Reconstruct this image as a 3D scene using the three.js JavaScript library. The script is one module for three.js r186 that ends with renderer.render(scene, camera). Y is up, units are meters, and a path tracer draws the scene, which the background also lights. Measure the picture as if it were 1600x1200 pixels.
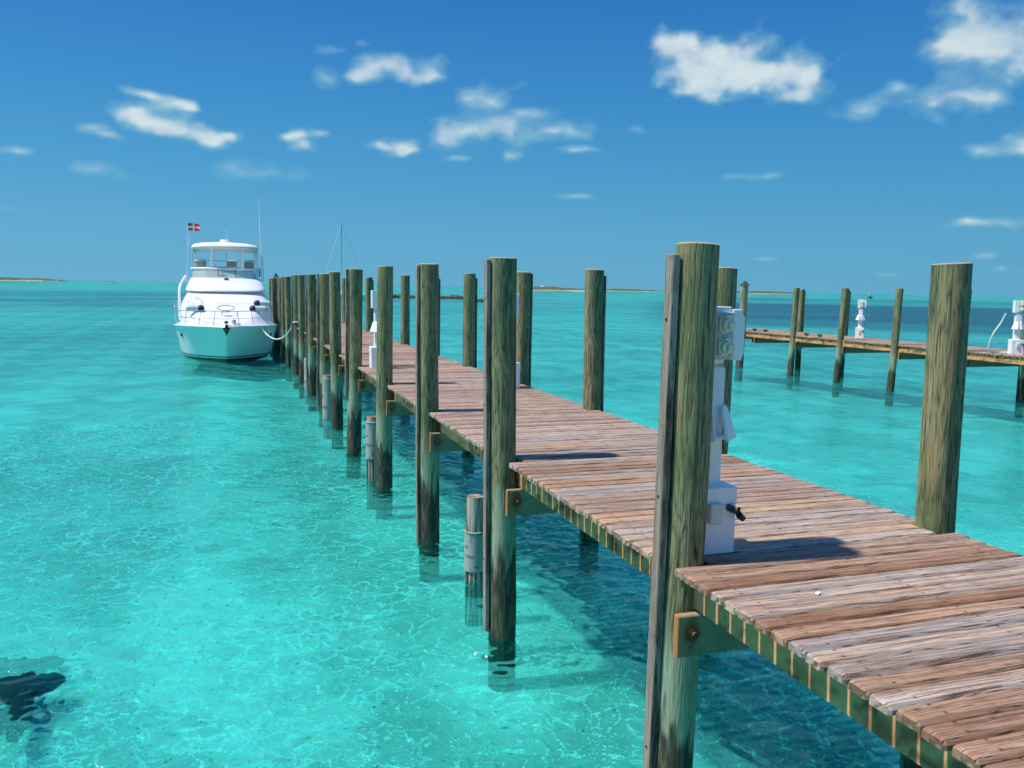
import * as THREE from 'three';
import { mergeGeometries, mergeVertices } from 'three/addons/utils/BufferGeometryUtils.js';
import { RoundedBoxGeometry } from 'three/addons/geometries/RoundedBoxGeometry.js';

// ---------------------------------------------------------------- camera, sky, sun, exposure
const scene = new THREE.Scene();
const camera = new THREE.PerspectiveCamera(48.947, 4 / 3, 0.1, 60000);
camera.position.set(-2.36, 3.2, 0);
const YAW = THREE.MathUtils.degToRad(18.649), PITCH = THREE.MathUtils.degToRad(6.486), ROLL = THREE.MathUtils.degToRad(1.0);
camera.lookAt(-2.36 + Math.sin(YAW) * Math.cos(PITCH), 3.2 - Math.sin(PITCH), -Math.cos(YAW) * Math.cos(PITCH));
camera.rotateZ(ROLL);
camera.updateMatrixWorld(true);

const renderer = new THREE.WebGLRenderer({ antialias: true });
renderer.toneMapping = THREE.LinearToneMapping;
renderer.toneMappingExposure = 1.2;
renderer.shadowMap.enabled = true;

const SUN = new THREE.Vector3(-0.489, 0.870, -0.05).normalize();
const sun = new THREE.DirectionalLight(new THREE.Color(1.0, 0.955, 0.88), 4.3);
sun.name = 'sun';
sun.position.copy(SUN).multiplyScalar(120); sun.target.position.set(0, 0, -22);
sun.position.add(sun.target.position);
sun.castShadow = true; sun.shadow.radius = 3.6; sun.shadow.mapSize.set(4096, 4096);
Object.assign(sun.shadow.camera, { left: -45, right: 45, top: 45, bottom: -45, near: 1, far: 260 });
scene.add(sun, sun.target);

// ---------------------------------------------------------------- noise
let seed = 7;
const rnd = () => { seed = (seed + 0x6d2b79f5) | 0; let t = Math.imul(seed ^ (seed >>> 15), 1 | seed); t = (t + Math.imul(t ^ (t >>> 7), 61 | t)) ^ t; return ((t ^ (t >>> 14)) >>> 0) / 4294967296; };
const rr = (a, b) => a + (b - a) * rnd();
const hash = (x, y) => { let h = Math.imul(x | 0, 374761393) ^ Math.imul(y | 0, 668265263); h = Math.imul(h ^ (h >>> 13), 1274126177); return ((h ^ (h >>> 16)) >>> 0) / 4294967296; };
const wrap = (i, p) => (p ? ((i % p) + p) % p : i);
function vnoise(x, y, px = 0, py = 0) {
  const ix = Math.floor(x), iy = Math.floor(y), fx = x - ix, fy = y - iy, u = fx * fx * (3 - 2 * fx), v = fy * fy * (3 - 2 * fy);
  const x0 = wrap(ix, px), x1 = wrap(ix + 1, px), y0 = wrap(iy, py), y1 = wrap(iy + 1, py);
  const a = hash(x0, y0), b = hash(x1, y0), c = hash(x0, y1), d = hash(x1, y1);
  return a + (b - a) * u + (c - a) * v + (a - b - c + d) * u * v;
}
function fbm(x, y, o = 4, px = 0, py = 0) { let s = 0, a = 0.5, n = 0; for (let i = 0; i < o; i++) { s += a * vnoise(x, y, px, py); n += a; a *= 0.5; x *= 2; y *= 2; px *= 2; py *= 2; } return s / n; }
const sst = (a, b, x) => { const t = Math.min(1, Math.max(0, (x - a) / (b - a))); return t * t * (3 - 2 * t); };
const lerp = (a, b, t) => a + (b - a) * t;
const mix3 = (a, b, t) => [lerp(a[0], b[0], t), lerp(a[1], b[1], t), lerp(a[2], b[2], t)];
const toS = (c) => 255 * (c <= 0.0031308 ? 12.92 * c : 1.055 * Math.pow(Math.min(1, c), 1 / 2.4) - 0.055);
function texture(w, h, f, srgb = true, rep = true) {             // f(u, v) -> linear rgb or a grey value
  const d = new Uint8Array(w * h * 4);
  for (let y = 0, i = 0; y < h; y++) for (let x = 0; x < w; x++, i += 4) {
    const c = f((x + 0.5) / w, (y + 0.5) / h), g = typeof c === 'number';
    for (let k = 0; k < 3; k++) { const v = g ? c : c[k]; d[i + k] = Math.max(0, Math.min(255, srgb ? toS(Math.max(0, v)) : v * 255)); }
    d[i + 3] = 255;
  }
  const t = new THREE.DataTexture(d, w, h);
  t.magFilter = THREE.LinearFilter; t.minFilter = THREE.LinearMipmapLinearFilter; t.generateMipmaps = true;
  if (rep) t.wrapS = t.wrapT = THREE.RepeatWrapping;
  if (srgb) t.colorSpace = THREE.SRGBColorSpace;
  t.needsUpdate = true;
  return t;
}

// ---------------------------------------------------------------- the sky: air and clouds
{
  const W = 4096, H = 2048, d = new Float32Array(W * H * 4);
  const L = (r, g, b) => [r, g, b].map((c) => { c /= 255; return (c <= 0.04045 ? c / 12.92 : Math.pow((c + 0.055) / 1.055, 2.4)) / renderer.toneMappingExposure; });
  const stops = [[0, L(105, 174, 207)], [3, L(98, 170, 208)], [7, L(80, 159, 207)], [12, L(63, 141, 202)], [18, L(49, 120, 192)], [40, L(46, 108, 184)], [90, L(42, 100, 176)]];
  for (let y = 0; y < H; y++) {
    const el = ((y + 0.5) / H - 0.5) * 180, e = Math.max(0, el);
    let k = 0; while (k < stops.length - 2 && stops[k + 1][0] < e) k++;
    const c = mix3(stops[k][1], stops[k + 1][1], Math.min(1, (e - stops[k][0]) / (stops[k + 1][0] - stops[k][0])));
    const ce = Math.cos(el * Math.PI / 180), se = Math.sin(el * Math.PI / 180);
    for (let x = 0; x < W; x++) {
      const az = ((x + 0.5) / W - 0.5) * 2 * Math.PI, cs = ce * Math.cos(az) * SUN.x + se * SUN.y + ce * Math.sin(az) * SUN.z;
      const g = 1 + 0.16 * (cs - 0.1), a = 0.16 * Math.pow(Math.max(0, cs), 10), i = (y * W + x) * 4;     // air is a little paler towards the sun
      d[i] = c[0] * (g + 0.12 * cs) + a; d[i + 1] = c[1] * g + a; d[i + 2] = c[2] * g + a; d[i + 3] = 1;
    }
  }
  // clouds: puffs given by the direction in which each one stands, [x, y, half width, half height, density]; degrees right of the view axis and above the horizon
  const tanV = Math.tan(THREE.MathUtils.degToRad(48.947 / 2)), v = new THREE.Vector3();
  const toward = (px, py) => { v.set((px - 800) / 600 * tanV, (600 - py) / 600 * tanV, -1).transformDirection(camera.matrixWorld); return [Math.atan2(v.z, v.x), Math.asin(v.y)]; };
  const PX = 1 / 1318;
  const groups = [
    [1.0, [[1075, 90, 42, 26], [1115, 108, 52, 34], [1165, 98, 40, 38], [1215, 118, 55, 34], [1262, 128, 38, 26], [1150, 128, 85, 24], [1090, 138, 36, 18], [1055, 70, 22, 16]]],
    [0.55, [[1512, 28, 40, 40], [1545, 60, 48, 38], [1480, 78, 42, 26], [1600, 84, 34, 30], [1520, 84, 50, 28], [1650, 70, 50, 40]]],
    [0.52, [[1350, 168, 34, 17], [1396, 140, 24, 11], [1455, 164, 40, 22], [1505, 150, 46, 28], [1540, 152, 30, 18]]],
    [0.55, [[1600, 228, 26, 24], [1640, 225, 40, 22], [1545, 236, 24, 12]]],
    [0.6, [[735, 208, 50, 26], [795, 208, 46, 26], [880, 206, 46, 17], [750, 152, 46, 26], [700, 216, 36, 18], [830, 180, 36, 14], [795, 246, 18, 9], [712, 248, 16, 6], [905, 234, 26, 6]]],
    [0.7, [[590, 112, 44, 20], [640, 110, 40, 18], [562, 124, 22, 11], [672, 122, 20, 10]]],
    [0.4, [[510, 122, 18, 16], [515, 80, 26, 9], [560, 70, 14, 7]]],
    [0.95, [[222, 150, 24, 9], [258, 165, 34, 9], [208, 178, 34, 12], [248, 192, 46, 13], [292, 208, 44, 14], [330, 222, 26, 11], [290, 172, 14, 6], [350, 213, 10, 6]]],
    [0.8, [[452, 214, 22, 9], [478, 230, 20, 12], [472, 210, 26, 8]]],
    [0.85, [[612, 233, 40, 12], [636, 238, 20, 8], [588, 230, 16, 6]]],
    [0.42, [[900, 309, 42, 5]]],
    [0.5, [[150, 202, 22, 9], [172, 212, 16, 6]]], [0.6, [[14, 234, 22, 6]]],
    [0.55, [[1550, 349, 46, 8], [1515, 346, 12, 6]]], [0.5, [[1535, 402, 22, 6], [1570, 420, 26, 6]]],
    [0.3, [[1160, 278, 40, 7], [1200, 274, 22, 7]]], [0.28, [[990, 204, 20, 9]]], [0.3, [[1185, 405, 26, 4], [1405, 432, 40, 4]]],
    [0.25, [[400, 275, 60, 22], [150, 268, 60, 16]]], [0.25, [[20, 328, 40, 4]]],
  ];
  const puffs = [];
  for (const [den, list] of groups) for (const [x, y, a, b] of list) { const [az, el] = toward(x, y); puffs.push([az, el, a * PX, b * PX, den]); }
  const view = Math.atan2(-Math.cos(YAW), Math.sin(YAW));
  for (let n = 0; n < 90; n++) {                                  // the same kind of small clouds all round, out of the frame
    const az = rr(-Math.PI, Math.PI), el = n % 3 ? rr(0.05, 0.42) : rr(0.42, 1.05);
    let da = Math.abs(az - view); da = Math.min(da, 2 * Math.PI - da);
    if (da < 0.66 && el < 0.42) continue;
    const s = rr(0.5, 1.2), den = rr(0.4, 1);
    for (let k = 0, m = 3 + Math.floor(rnd() * 5); k < m; k++) puffs.push([az + rr(-0.06, 0.06) * s, el + rr(-0.012, 0.012) * s, rr(0.02, 0.045) * s, rr(0.01, 0.024) * s, den]);
  }
  const dens = new Float32Array(W * H), low = new Float32Array(W * H);
  for (const [az, el, a, b, den] of puffs) {
    const cx = (az / (2 * Math.PI) + 0.5) * W, cy = (el / Math.PI + 0.5) * H, rx = a / (2 * Math.PI) * W * 1.75 / Math.max(0.4, Math.cos(el)), ry = b / Math.PI * H * 1.9;
    for (let y = Math.max(H / 2 + 2, Math.floor(cy - ry)); y <= Math.min(H - 1, cy + ry); y++) for (let x = Math.floor(cx - rx); x <= cx + rx; x++) {
      const w1 = fbm(x * 0.05, y * 0.075, 5) - 0.5, w2 = fbm(x * 0.05 + 91, y * 0.075 + 37, 5) - 0.5;
      const dx = (x - cx) / rx * 1.75 + w1 * 1.9, dy = (y - cy) / ry * 1.9 + w2 * 1.6, r = Math.sqrt(dx * dx + dy * dy * (dy < 0 ? 1.35 : 1));
      const f = Math.pow(Math.max(0, 1 - r * 0.66), 1.5);
      if (f > 0) { const i = y * W + ((x % W) + W) % W; dens[i] = Math.min(1.7, dens[i] + f * den * 1.35); low[i] = Math.max(low[i], f * (0.5 + 0.5 * Math.min(1, Math.max(-1, dy)))); }
    }
  }
  const white = L(214, 229, 233), grey = L(126, 190, 210);
  for (let i = 0; i < W * H; i++) if (dens[i] > 0) {
    const x = i % W, y = (i / W) | 0, n = fbm(x * 0.06, y * 0.09, 5), t = Math.max(0, dens[i] * (0.1 + 1.7 * n) - 0.07), al = 1 - Math.exp(-t * 1.5), c = mix3(grey, white, Math.min(1, sst(0.25, 1.15, dens[i]) * 0.7 + low[i] * 0.75));
    for (let k = 0; k < 3; k++) d[i * 4 + k] = lerp(d[i * 4 + k], c[k], Math.min(0.96, al));
  }
  const sky = new THREE.DataTexture(d, W, H, THREE.RGBAFormat, THREE.FloatType);
  sky.mapping = THREE.EquirectangularReflectionMapping; sky.magFilter = sky.minFilter = THREE.LinearFilter; sky.needsUpdate = true;
  scene.background = sky; scene.environment = sky;
}

// ---------------------------------------------------------------- helpers for things
const used = new Map();
function numbered(name) { const n = used.get(name) ?? 0; used.set(name, n + 1); return n ? name + '_' + String(n).padStart(3, '0') : name; }
const lit = (m) => { m.castShadow = true; m.receiveShadow = true; return m; };
function thing(name, label, category, pos = [0, 0, 0], group) {
  const o = new THREE.Group(); o.name = numbered(name); o.position.set(...pos); scene.add(o);
  o.userData = { label, category }; if (group) o.userData.group = group;
  return o;
}
function part(parent, name, geometry, material, pos, rot) {
  const m = lit(new THREE.Mesh(Array.isArray(geometry) ? mergeGeometries(geometry.map((g) => (g.index ? g.toNonIndexed() : g))) : geometry, material));
  m.name = name; if (pos) m.position.set(...pos); if (rot) m.rotation.set(...rot);
  parent.add(m); return m;
}
function structure(name, geometry, material) { const m = lit(new THREE.Mesh(geometry, material)); m.name = name; m.userData.kind = 'structure'; scene.add(m); return m; }
const std = (r, g, b, rough = 0.6, more = {}) => new THREE.MeshStandardMaterial({ color: new THREE.Color().setRGB(r, g, b), roughness: rough, ...more });
const at = (g, x, y, z, rx = 0, ry = 0, rz = 0) => { if (rx || ry || rz) g.applyMatrix4(new THREE.Matrix4().makeRotationFromEuler(new THREE.Euler(rx, ry, rz))); return g.translate(x, y, z); };
const box = (w, h, d, x = 0, y = 0, z = 0, r = 0.006) => at(new RoundedBoxGeometry(w, h, d, 1, Math.min(r, w / 2.1, h / 2.1, d / 2.1)), x, y, z);
const cyl = (r0, r1, h, x = 0, y = 0, z = 0, n = 14) => at(new THREE.CylinderGeometry(r1, r0, h, n), x, y, z);
const tube = (pts, r, n = 24, s = 6, closed = false) => new THREE.TubeGeometry(new THREE.CatmullRomCurve3(pts.map((p) => new THREE.Vector3(...p)), closed, 'catmullrom', 0.5), n, r, s, closed);
// a sawn timber lying along x, from 0 to len, chamfered on its upper edges and ends; v0..v1 is its row of the timber texture
function timber(len, h, w, ch, v0, v1, uLen = 2.6, u0 = 0) {
  const hw = w / 2, prof = (i) => [[0, -hw + i], [0, hw - i], [h - ch * 1.25, hw - i], [h - i * 0.7, hw - ch * 0.75], [h - i * 0.7, -hw + ch * 0.75], [h - ch * 1.25, -hw + i]];
  const rings = [[0, ch * 0.6], [ch, 0], [len - ch, 0], [len, ch * 0.6]].map(([x, i]) => prof(i).map(([y, z]) => [x, y, z])), pos = [], uv = [];
  const put = (p, end) => { pos.push(...p); uv.push(end ? u0 + 0.31 + p[1] * 1.5 : u0 + p[0] / uLen + p[1] * 0.11, end ? lerp(v0, v1, 0.5 + 0.1 * p[2] / w) : lerp(v0, v1, 0.06 + 0.88 * (p[2] / w + 0.5)) + p[1] / h * 0.004); };
  for (let r = 0; r < 3; r++) for (let k = 0; k < 6; k++) {
    const a = rings[r][k], b = rings[r][(k + 1) % 6], c = rings[r + 1][(k + 1) % 6], e = rings[r + 1][k];
    for (const p of [a, c, b, a, e, c]) put(p, false);
  }
  for (const [r, fl] of [[rings[0], false], [rings[3], true]]) for (let k = 1; k < 5; k++) for (const p of fl ? [r[0], r[k + 1], r[k]] : [r[0], r[k], r[k + 1]]) put(p, true);
  const g = new THREE.BufferGeometry();
  g.setAttribute('position', new THREE.Float32BufferAttribute(pos, 3)); g.setAttribute('uv', new THREE.Float32BufferAttribute(uv, 2));
  g.computeVertexNormals();
  return g;
}
// a surface through rows of points
function loft(rows, closeRow = false) {
  const n = rows[0].length, pos = [], uv = [], idx = [];
  rows.forEach((r, i) => r.forEach((p, j) => { pos.push(...p); uv.push(j / (n - 1), i / (rows.length - 1)); }));
  for (let i = 0; i < rows.length - 1; i++) for (let j = 0; j < n - (closeRow ? 0 : 1); j++) { const a = i * n + j, b = i * n + (j + 1) % n, c = a + n, e = b + n; idx.push(a, b, e, a, e, c); }
  const g = new THREE.BufferGeometry();
  g.setAttribute('position', new THREE.Float32BufferAttribute(pos, 3)); g.setAttribute('uv', new THREE.Float32BufferAttribute(uv, 2));
  g.setIndex(idx); g.computeVertexNormals();
  return g;
}

// ---------------------------------------------------------------- seabed and water
const BED = -0.55, FOOT = -1.6;
function axis(dense0, dense1, step, far, grow) {
  const a = []; for (let x = dense0; x <= dense1 + 1e-6; x += step) a.push(x);
  const lo = [], hi = []; for (let s = step, x = dense0; x > -far;) { s *= grow; x -= s; lo.push(x); } for (let s = step, x = a[a.length - 1]; x < far;) { s *= grow; x += s; hi.push(x); }
  return [...lo.reverse(), ...a, ...hi];
}
function sheet(xs, zs, height, color) {
  const pos = [], uv = [], col = [], idx = [], n = xs.length;
  for (const z of zs) for (const x of xs) { pos.push(x, height(x, z), z); uv.push(x, -z); if (color) col.push(...color(x, z)); }
  for (let j = 0; j < zs.length - 1; j++) for (let i = 0; i < n - 1; i++) { const a = j * n + i, b = a + 1, c = a + n, e = c + 1; idx.push(a, c, b, b, c, e); }
  const g = new THREE.BufferGeometry();
  g.setAttribute('position', new THREE.Float32BufferAttribute(pos, 3)); g.setAttribute('uv', new THREE.Float32BufferAttribute(uv, 2));
  if (color) g.setAttribute('color', new THREE.Float32BufferAttribute(col, 3));
  g.setIndex(idx); g.computeVertexNormals();
  return g;
}
{
  // sand with a net of low ridges (relief), pale grains and a little weed; large meadows of sea grass further out
  const N = 12, pts = []; for (let j = 0; j < N; j++) for (let i = 0; i < N; i++) pts.push([i + rnd(), j + rnd()]);
  const net = (u, v) => {
    const x = u * N + (fbm(u * 10, v * 10, 3, 10, 10) - 0.5) * 1.5, y = v * N + (fbm(u * 10 + 5, v * 10 + 3, 3, 10, 10) - 0.5) * 1.5, ix = Math.floor(x), iy = Math.floor(y);
    let f1 = 9, f2 = 9;
    for (let j = -2; j <= 2; j++) for (let i = -2; i <= 2; i++) { const a = wrap(ix + i, N), b = wrap(iy + j, N), p = pts[b * N + a], dx = p[0] - a + ix + i - x, dy = p[1] - b + iy + j - y, r = Math.sqrt(dx * dx + dy * dy); if (r < f1) { f2 = f1; f1 = r; } else if (r < f2) f2 = r; }
    return f2 - f1;
  };
  const bump = texture(1024, 1024, (u, v) => { const e = net(u, v); return 0.75 * Math.exp(-e * e * 38) + 0.15 * Math.exp(-e * 5) + 0.1 * fbm(u * 90, v * 90, 3, 90, 90); }, false);
  bump.repeat.set(1 / 4.3, 1 / 4.3); bump.rotation = 0.4;
  const sand = texture(1024, 1024, (u, v) => {
    const a = fbm(u * 6, v * 6, 5, 6, 6), g = fbm(u * 160, v * 160, 2, 160, 160), s = vnoise(u * 70, v * 70, 70, 70), s2 = vnoise(u * 46 + 9, v * 46 + 4, 46, 46);
    let c = mix3([0.36, 0.36, 0.32], [0.65, 0.63, 0.57], sst(0.34, 0.62, a) * 0.8 + g * 0.2);
    if (s > 0.93) c = mix3(c, [0.95, 0.92, 0.84], sst(0.93, 0.97, s));
    if (s2 > 0.94) c = mix3(c, [0.62, 0.5, 0.2], sst(0.94, 0.97, s2) * 0.8);
    if (s2 < 0.045) c = mix3(c, [0.2, 0.24, 0.14], sst(0.045, 0.02, s2) * 0.8);
    return c;
  });
  sand.repeat.set(1 / 5.7, 1 / 5.7);
  const meadow = (x, z) => {
    const d = Math.hypot(x + 2.4, z), az = Math.atan2(x + 2.4, -z), n = fbm(x * 0.02 + 40, z * 0.035 + 11, 5), n2 = fbm(x * 0.006 + 7, z * 0.012 + 3, 4);
    let w = 0.10 * sst(0.5, 0.62, n) * sst(14, 60, d);
    const D = d * (0.88 + 0.24 * n2);
    const right = sst(0.44, 0.6, az), left = sst(0.16, -0.02, az);
    w = Math.max(w, right * (1.3 * sst(96, 120, D) * sst(420, 250, D) + 0.6 * sst(400, 480, D) * sst(760, 640, D)) * (0.6 + 0.8 * sst(0.34, 0.56, n)));
    w = Math.max(w, right * 0.34 * sst(50, 70, D) * sst(92, 78, D) * sst(0.42, 0.56, n));
    w = Math.max(w, left * (0.52 * sst(120, 180, D) * sst(420, 330, D) + 0.22 * sst(52, 66, D) * sst(96, 80, D)) * (0.45 + 0.9 * sst(0.38, 0.6, n)));
    w = Math.max(w, (1 - right) * 0.26 * sst(90, 150, D) * sst(300, 220, D) * sst(0.44, 0.6, n));
    w = Math.min(0.97, w);
    const bright = 0.80 + 0.20 * sst(0.38, 0.62, fbm(x * 0.12 + 3, z * 0.12, 4));
    return mix3([bright, bright, bright], [0.045, 0.10, 0.22], w);
  };
  const xs = axis(-40, 60, 1.1, 24000, 1.07), zs = axis(-120, 8, 1.1, 24000, 1.05);
  structure('seabed', sheet(xs, zs, (x, z) => BED - 0.4 * sst(26, 50, Math.hypot(x, z)), meadow), new THREE.MeshStandardMaterial({ map: sand, bumpMap: bump, bumpScale: 0.012, roughness: 0.9, vertexColors: true }));

  // ripples on the surface: waves that fit the tile, in many directions
  const waves = (n, k0, k1, dir, spread, pw) => {
    const list = []; while (list.length < n) { const k = lerp(k0, k1, rnd()), a = dir + (rnd() - 0.5) * spread, i = Math.round(k * Math.cos(a)), j = Math.round(k * Math.sin(a)); if (i || j) list.push([i, j, rnd() * 6.283, 1 / Math.pow(Math.hypot(i, j) / k0, pw)]); }
    return list;
  };
  const wave = (list) => { const t = list.reduce((s, l) => s + l[3], 0); return (u, v) => { let s = 0; for (const [i, j, p, a] of list) s += a * Math.sin(6.28318 * (i * u + j * v) + p); return 0.5 + s / t * 1.25; }; };
  const fine = texture(1024, 1024, wave(waves(34, 12, 46, 0.4, 6.28, 1.25)), false); fine.repeat.set(1 / 5.1, 1 / 5.1); fine.rotation = 0.3;
  const hc = wave(waves(26, 5, 20, -0.5, 3.4, 1.1)), S = 512, e = 1 / S;
  const coarse = texture(S, S, (u, v) => { const k = 22, dx = (hc(u + e, v) - hc(u - e, v)) * k * 0.5, dy = (hc(u, v + e) - hc(u, v - e)) * k * 0.5, l = Math.hypot(dx, dy, 4); return [0.5 - dx / l * 0.5, 0.5 - dy / l * 0.5, 0.5 + 2 / l]; }, false);
  coarse.repeat.set(1 / 13.7, 1 / 13.7); coarse.rotation = -0.7;
  const rings = [[-0.05, -7.0, 0.022, 1.1], [0.19, -8.76, 0.006, 0.7], [0.02, -10.2, 0.010, 0.9]];
  const ripple = (x, z) => { let h = 0; for (const [cx, cz, a, R] of rings) { const r = Math.hypot(x - cx + 0.12, z - cz - 0.12); if (r < R * 2) h += a * Math.sin(r * 44) * Math.exp(-r / R * 1.6) * sst(0.08, 0.2, r) * sst(R * 2, R, r); } return h; };
  const wx = axis(-1.9, 1.4, 0.025, 24000, 1.07), wz = axis(-11.8, -5.6, 0.025, 24000, 1.07);
  const surface = new THREE.MeshPhysicalMaterial({ color: 0xffffff, roughness: 0.03, ior: 1.33, transmission: 1, thickness: 1, transparent: true, opacity: 0.47, bumpMap: fine, bumpScale: 0.06, normalMap: coarse, normalScale: new THREE.Vector2(1.0, 1.0) });
  structure('water', sheet(wx, wz, ripple), surface);
  const tint = new THREE.MeshPhysicalMaterial({ color: new THREE.Color().setRGB(0.29, 0.945, 0.93), roughness: 0, ior: 1.0001, specularIntensity: 0, transmission: 1, thickness: 0 });
  structure('water_depth', sheet(axis(-40, 40, 8, 24000, 1.3), axis(-60, 20, 8, 24000, 1.3), () => -0.06), tint);
}

// ---------------------------------------------------------------- timber materials
const ROWS = 12;
const plankMap = { h: null };
{
  const W = 2048, H = 1536, bumps = new Float32Array(W * H);
  const tones = []; for (let r = 0; r < ROWS; r++) tones.push([rnd(), rnd(), rnd() * 60, rnd() * 60]);
  const knots = []; for (let r = 0; r < ROWS; r++) for (let k = 0; k < 1; k++) knots.push([r, rnd(), 0.2 + rnd() * 0.6, 0.003 + rnd() * 0.004]);
  const map = texture(W, H, (u, v) => {
    const r = Math.min(ROWS - 1, Math.floor(v * ROWS)), w = v * ROWS - r, [t0, t1, ox, oy] = tones[r];
    let wy = w, kn = 0;
    for (const [kr, ku, kw, ks] of knots) if (kr === r) { const dx = (u - ku) / ks, dy = (w - kw) * 0.129 / 2.6 / ks, q = dx * dx * 0.25 + dy * dy; wy += (w - kw) * Math.exp(-q * 0.35) * 0.5; kn = Math.max(kn, Math.exp(-q * 1.6)); }
    const warp = fbm(u * 5 + ox, wy * 1.6 + oy, 3);
    const grain = fbm(u * 6 + ox, (wy + warp * 0.16) * 24 + oy, 4), fineG = fbm(u * 24 + ox, (wy + warp * 0.16) * 64 + oy, 3), patch = fbm(u * 4 + oy, w * 3 + ox, 4), wear = fbm(u * 9 + oy, w * 9 + ox, 4);
    let c = mix3([0.42, 0.255, 0.16], [0.60, 0.49, 0.41], sst(0.28, 0.7, patch * 0.55 + t0 * 0.45));
    c = mix3(c, [0.54, 0.51, 0.49], sst(0.42, 0.66, wear) * (0.25 + 0.55 * t1));
    c = mix3(c, [0.155, 0.085, 0.05], sst(0.52, 0.68, grain) * 0.72);
    c = mix3(c, [0.08, 0.055, 0.045], sst(0.6, 0.76, fineG) * 0.75);
    c = mix3(c, [0.72, 0.63, 0.55], sst(0.46, 0.3, fineG) * 0.5);
    c = mix3(c, [0.12, 0.06, 0.032], kn * 0.8);
    for (const nx of [0.16, 1.1, 2.04]) for (const nw of [0.24, 0.76]) { const q = Math.hypot(u * 2.6 - nx - 0.012 * Math.sin(r * 5 + nw * 9), (w - nw) * 0.115); if (q < 0.02) { c = mix3(c, [0.14, 0.06, 0.03], sst(0.016, 0.004, q) * 0.55); c = mix3(c, [0.05, 0.04, 0.035], sst(0.0055, 0.0035, q) * 0.9); } }
    bumps[Math.floor(v * H) * W + Math.floor(u * W)] = 0.65 - 0.5 * sst(0.5, 0.8, grain) - 0.45 * sst(0.6, 0.82, fineG) + 0.25 * (0.5 - fineG);
    return c;
  });
  plankMap.map = map;
  plankMap.bump = texture(W, H, (u, v) => bumps[Math.floor(v * H) * W + Math.floor(u * W)], false);
}
const plankMat = [[0.86, 0.80, 0.75], [0.80, 0.63, 0.50], [0.88, 0.82, 0.78], [0.62, 0.45, 0.34], [0.70, 0.73, 0.78], [0.95, 0.80, 0.64], [0.72, 0.60, 0.51], [0.78, 0.75, 0.74]].map(([r, g, b]) => new THREE.MeshStandardMaterial({ map: plankMap.map, bumpMap: plankMap.bump, bumpScale: 0.0035, roughness: 0.85, color: new THREE.Color().setRGB(r, g, b) }));
const greyBoard = new THREE.MeshStandardMaterial({ map: plankMap.map, bumpMap: plankMap.bump, bumpScale: 0.004, roughness: 0.9, color: new THREE.Color().setRGB(0.66, 0.62, 0.58) });
const stringerMat = new THREE.MeshStandardMaterial({ map: plankMap.map, bumpMap: plankMap.bump, bumpScale: 0.002, roughness: 0.85, color: new THREE.Color().setRGB(1.15, 0.66, 0.30) });
const beamTex = texture(1024, 128, (u, v) => {                    // cross beams: greenish treated timber, rust round the bolts near both ends
  const g = fbm(u * 40, v * 12, 4), g2 = fbm(u * 8, v * 3, 3);
  let c = mix3([0.20, 0.16, 0.10], [0.40, 0.33, 0.22], g * 0.7 + g2 * 0.3);
  const e = Math.min(u, 1 - u) * 2.3, q = Math.hypot((e - 0.085) / 0.06, (v - 0.55) / 0.4), n = fbm(u * 60, v * 9, 3);
  c = mix3(c, [0.22, 0.055, 0.014], sst(1.25, 0.35, q + (n - 0.5) * 0.9) * 0.92);
  c = mix3(c, [0.46, 0.17, 0.05], sst(0.05, 0.0, e + (n - 0.5) * 0.02) * 0.85);
  return c;
});
const beamMat = new THREE.MeshStandardMaterial({ map: beamTex, roughness: 0.85 });
const rust = std(0.16, 0.055, 0.025, 0.8), galv = std(0.3, 0.3, 0.3, 0.45, { metalness: 0.7 });
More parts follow.
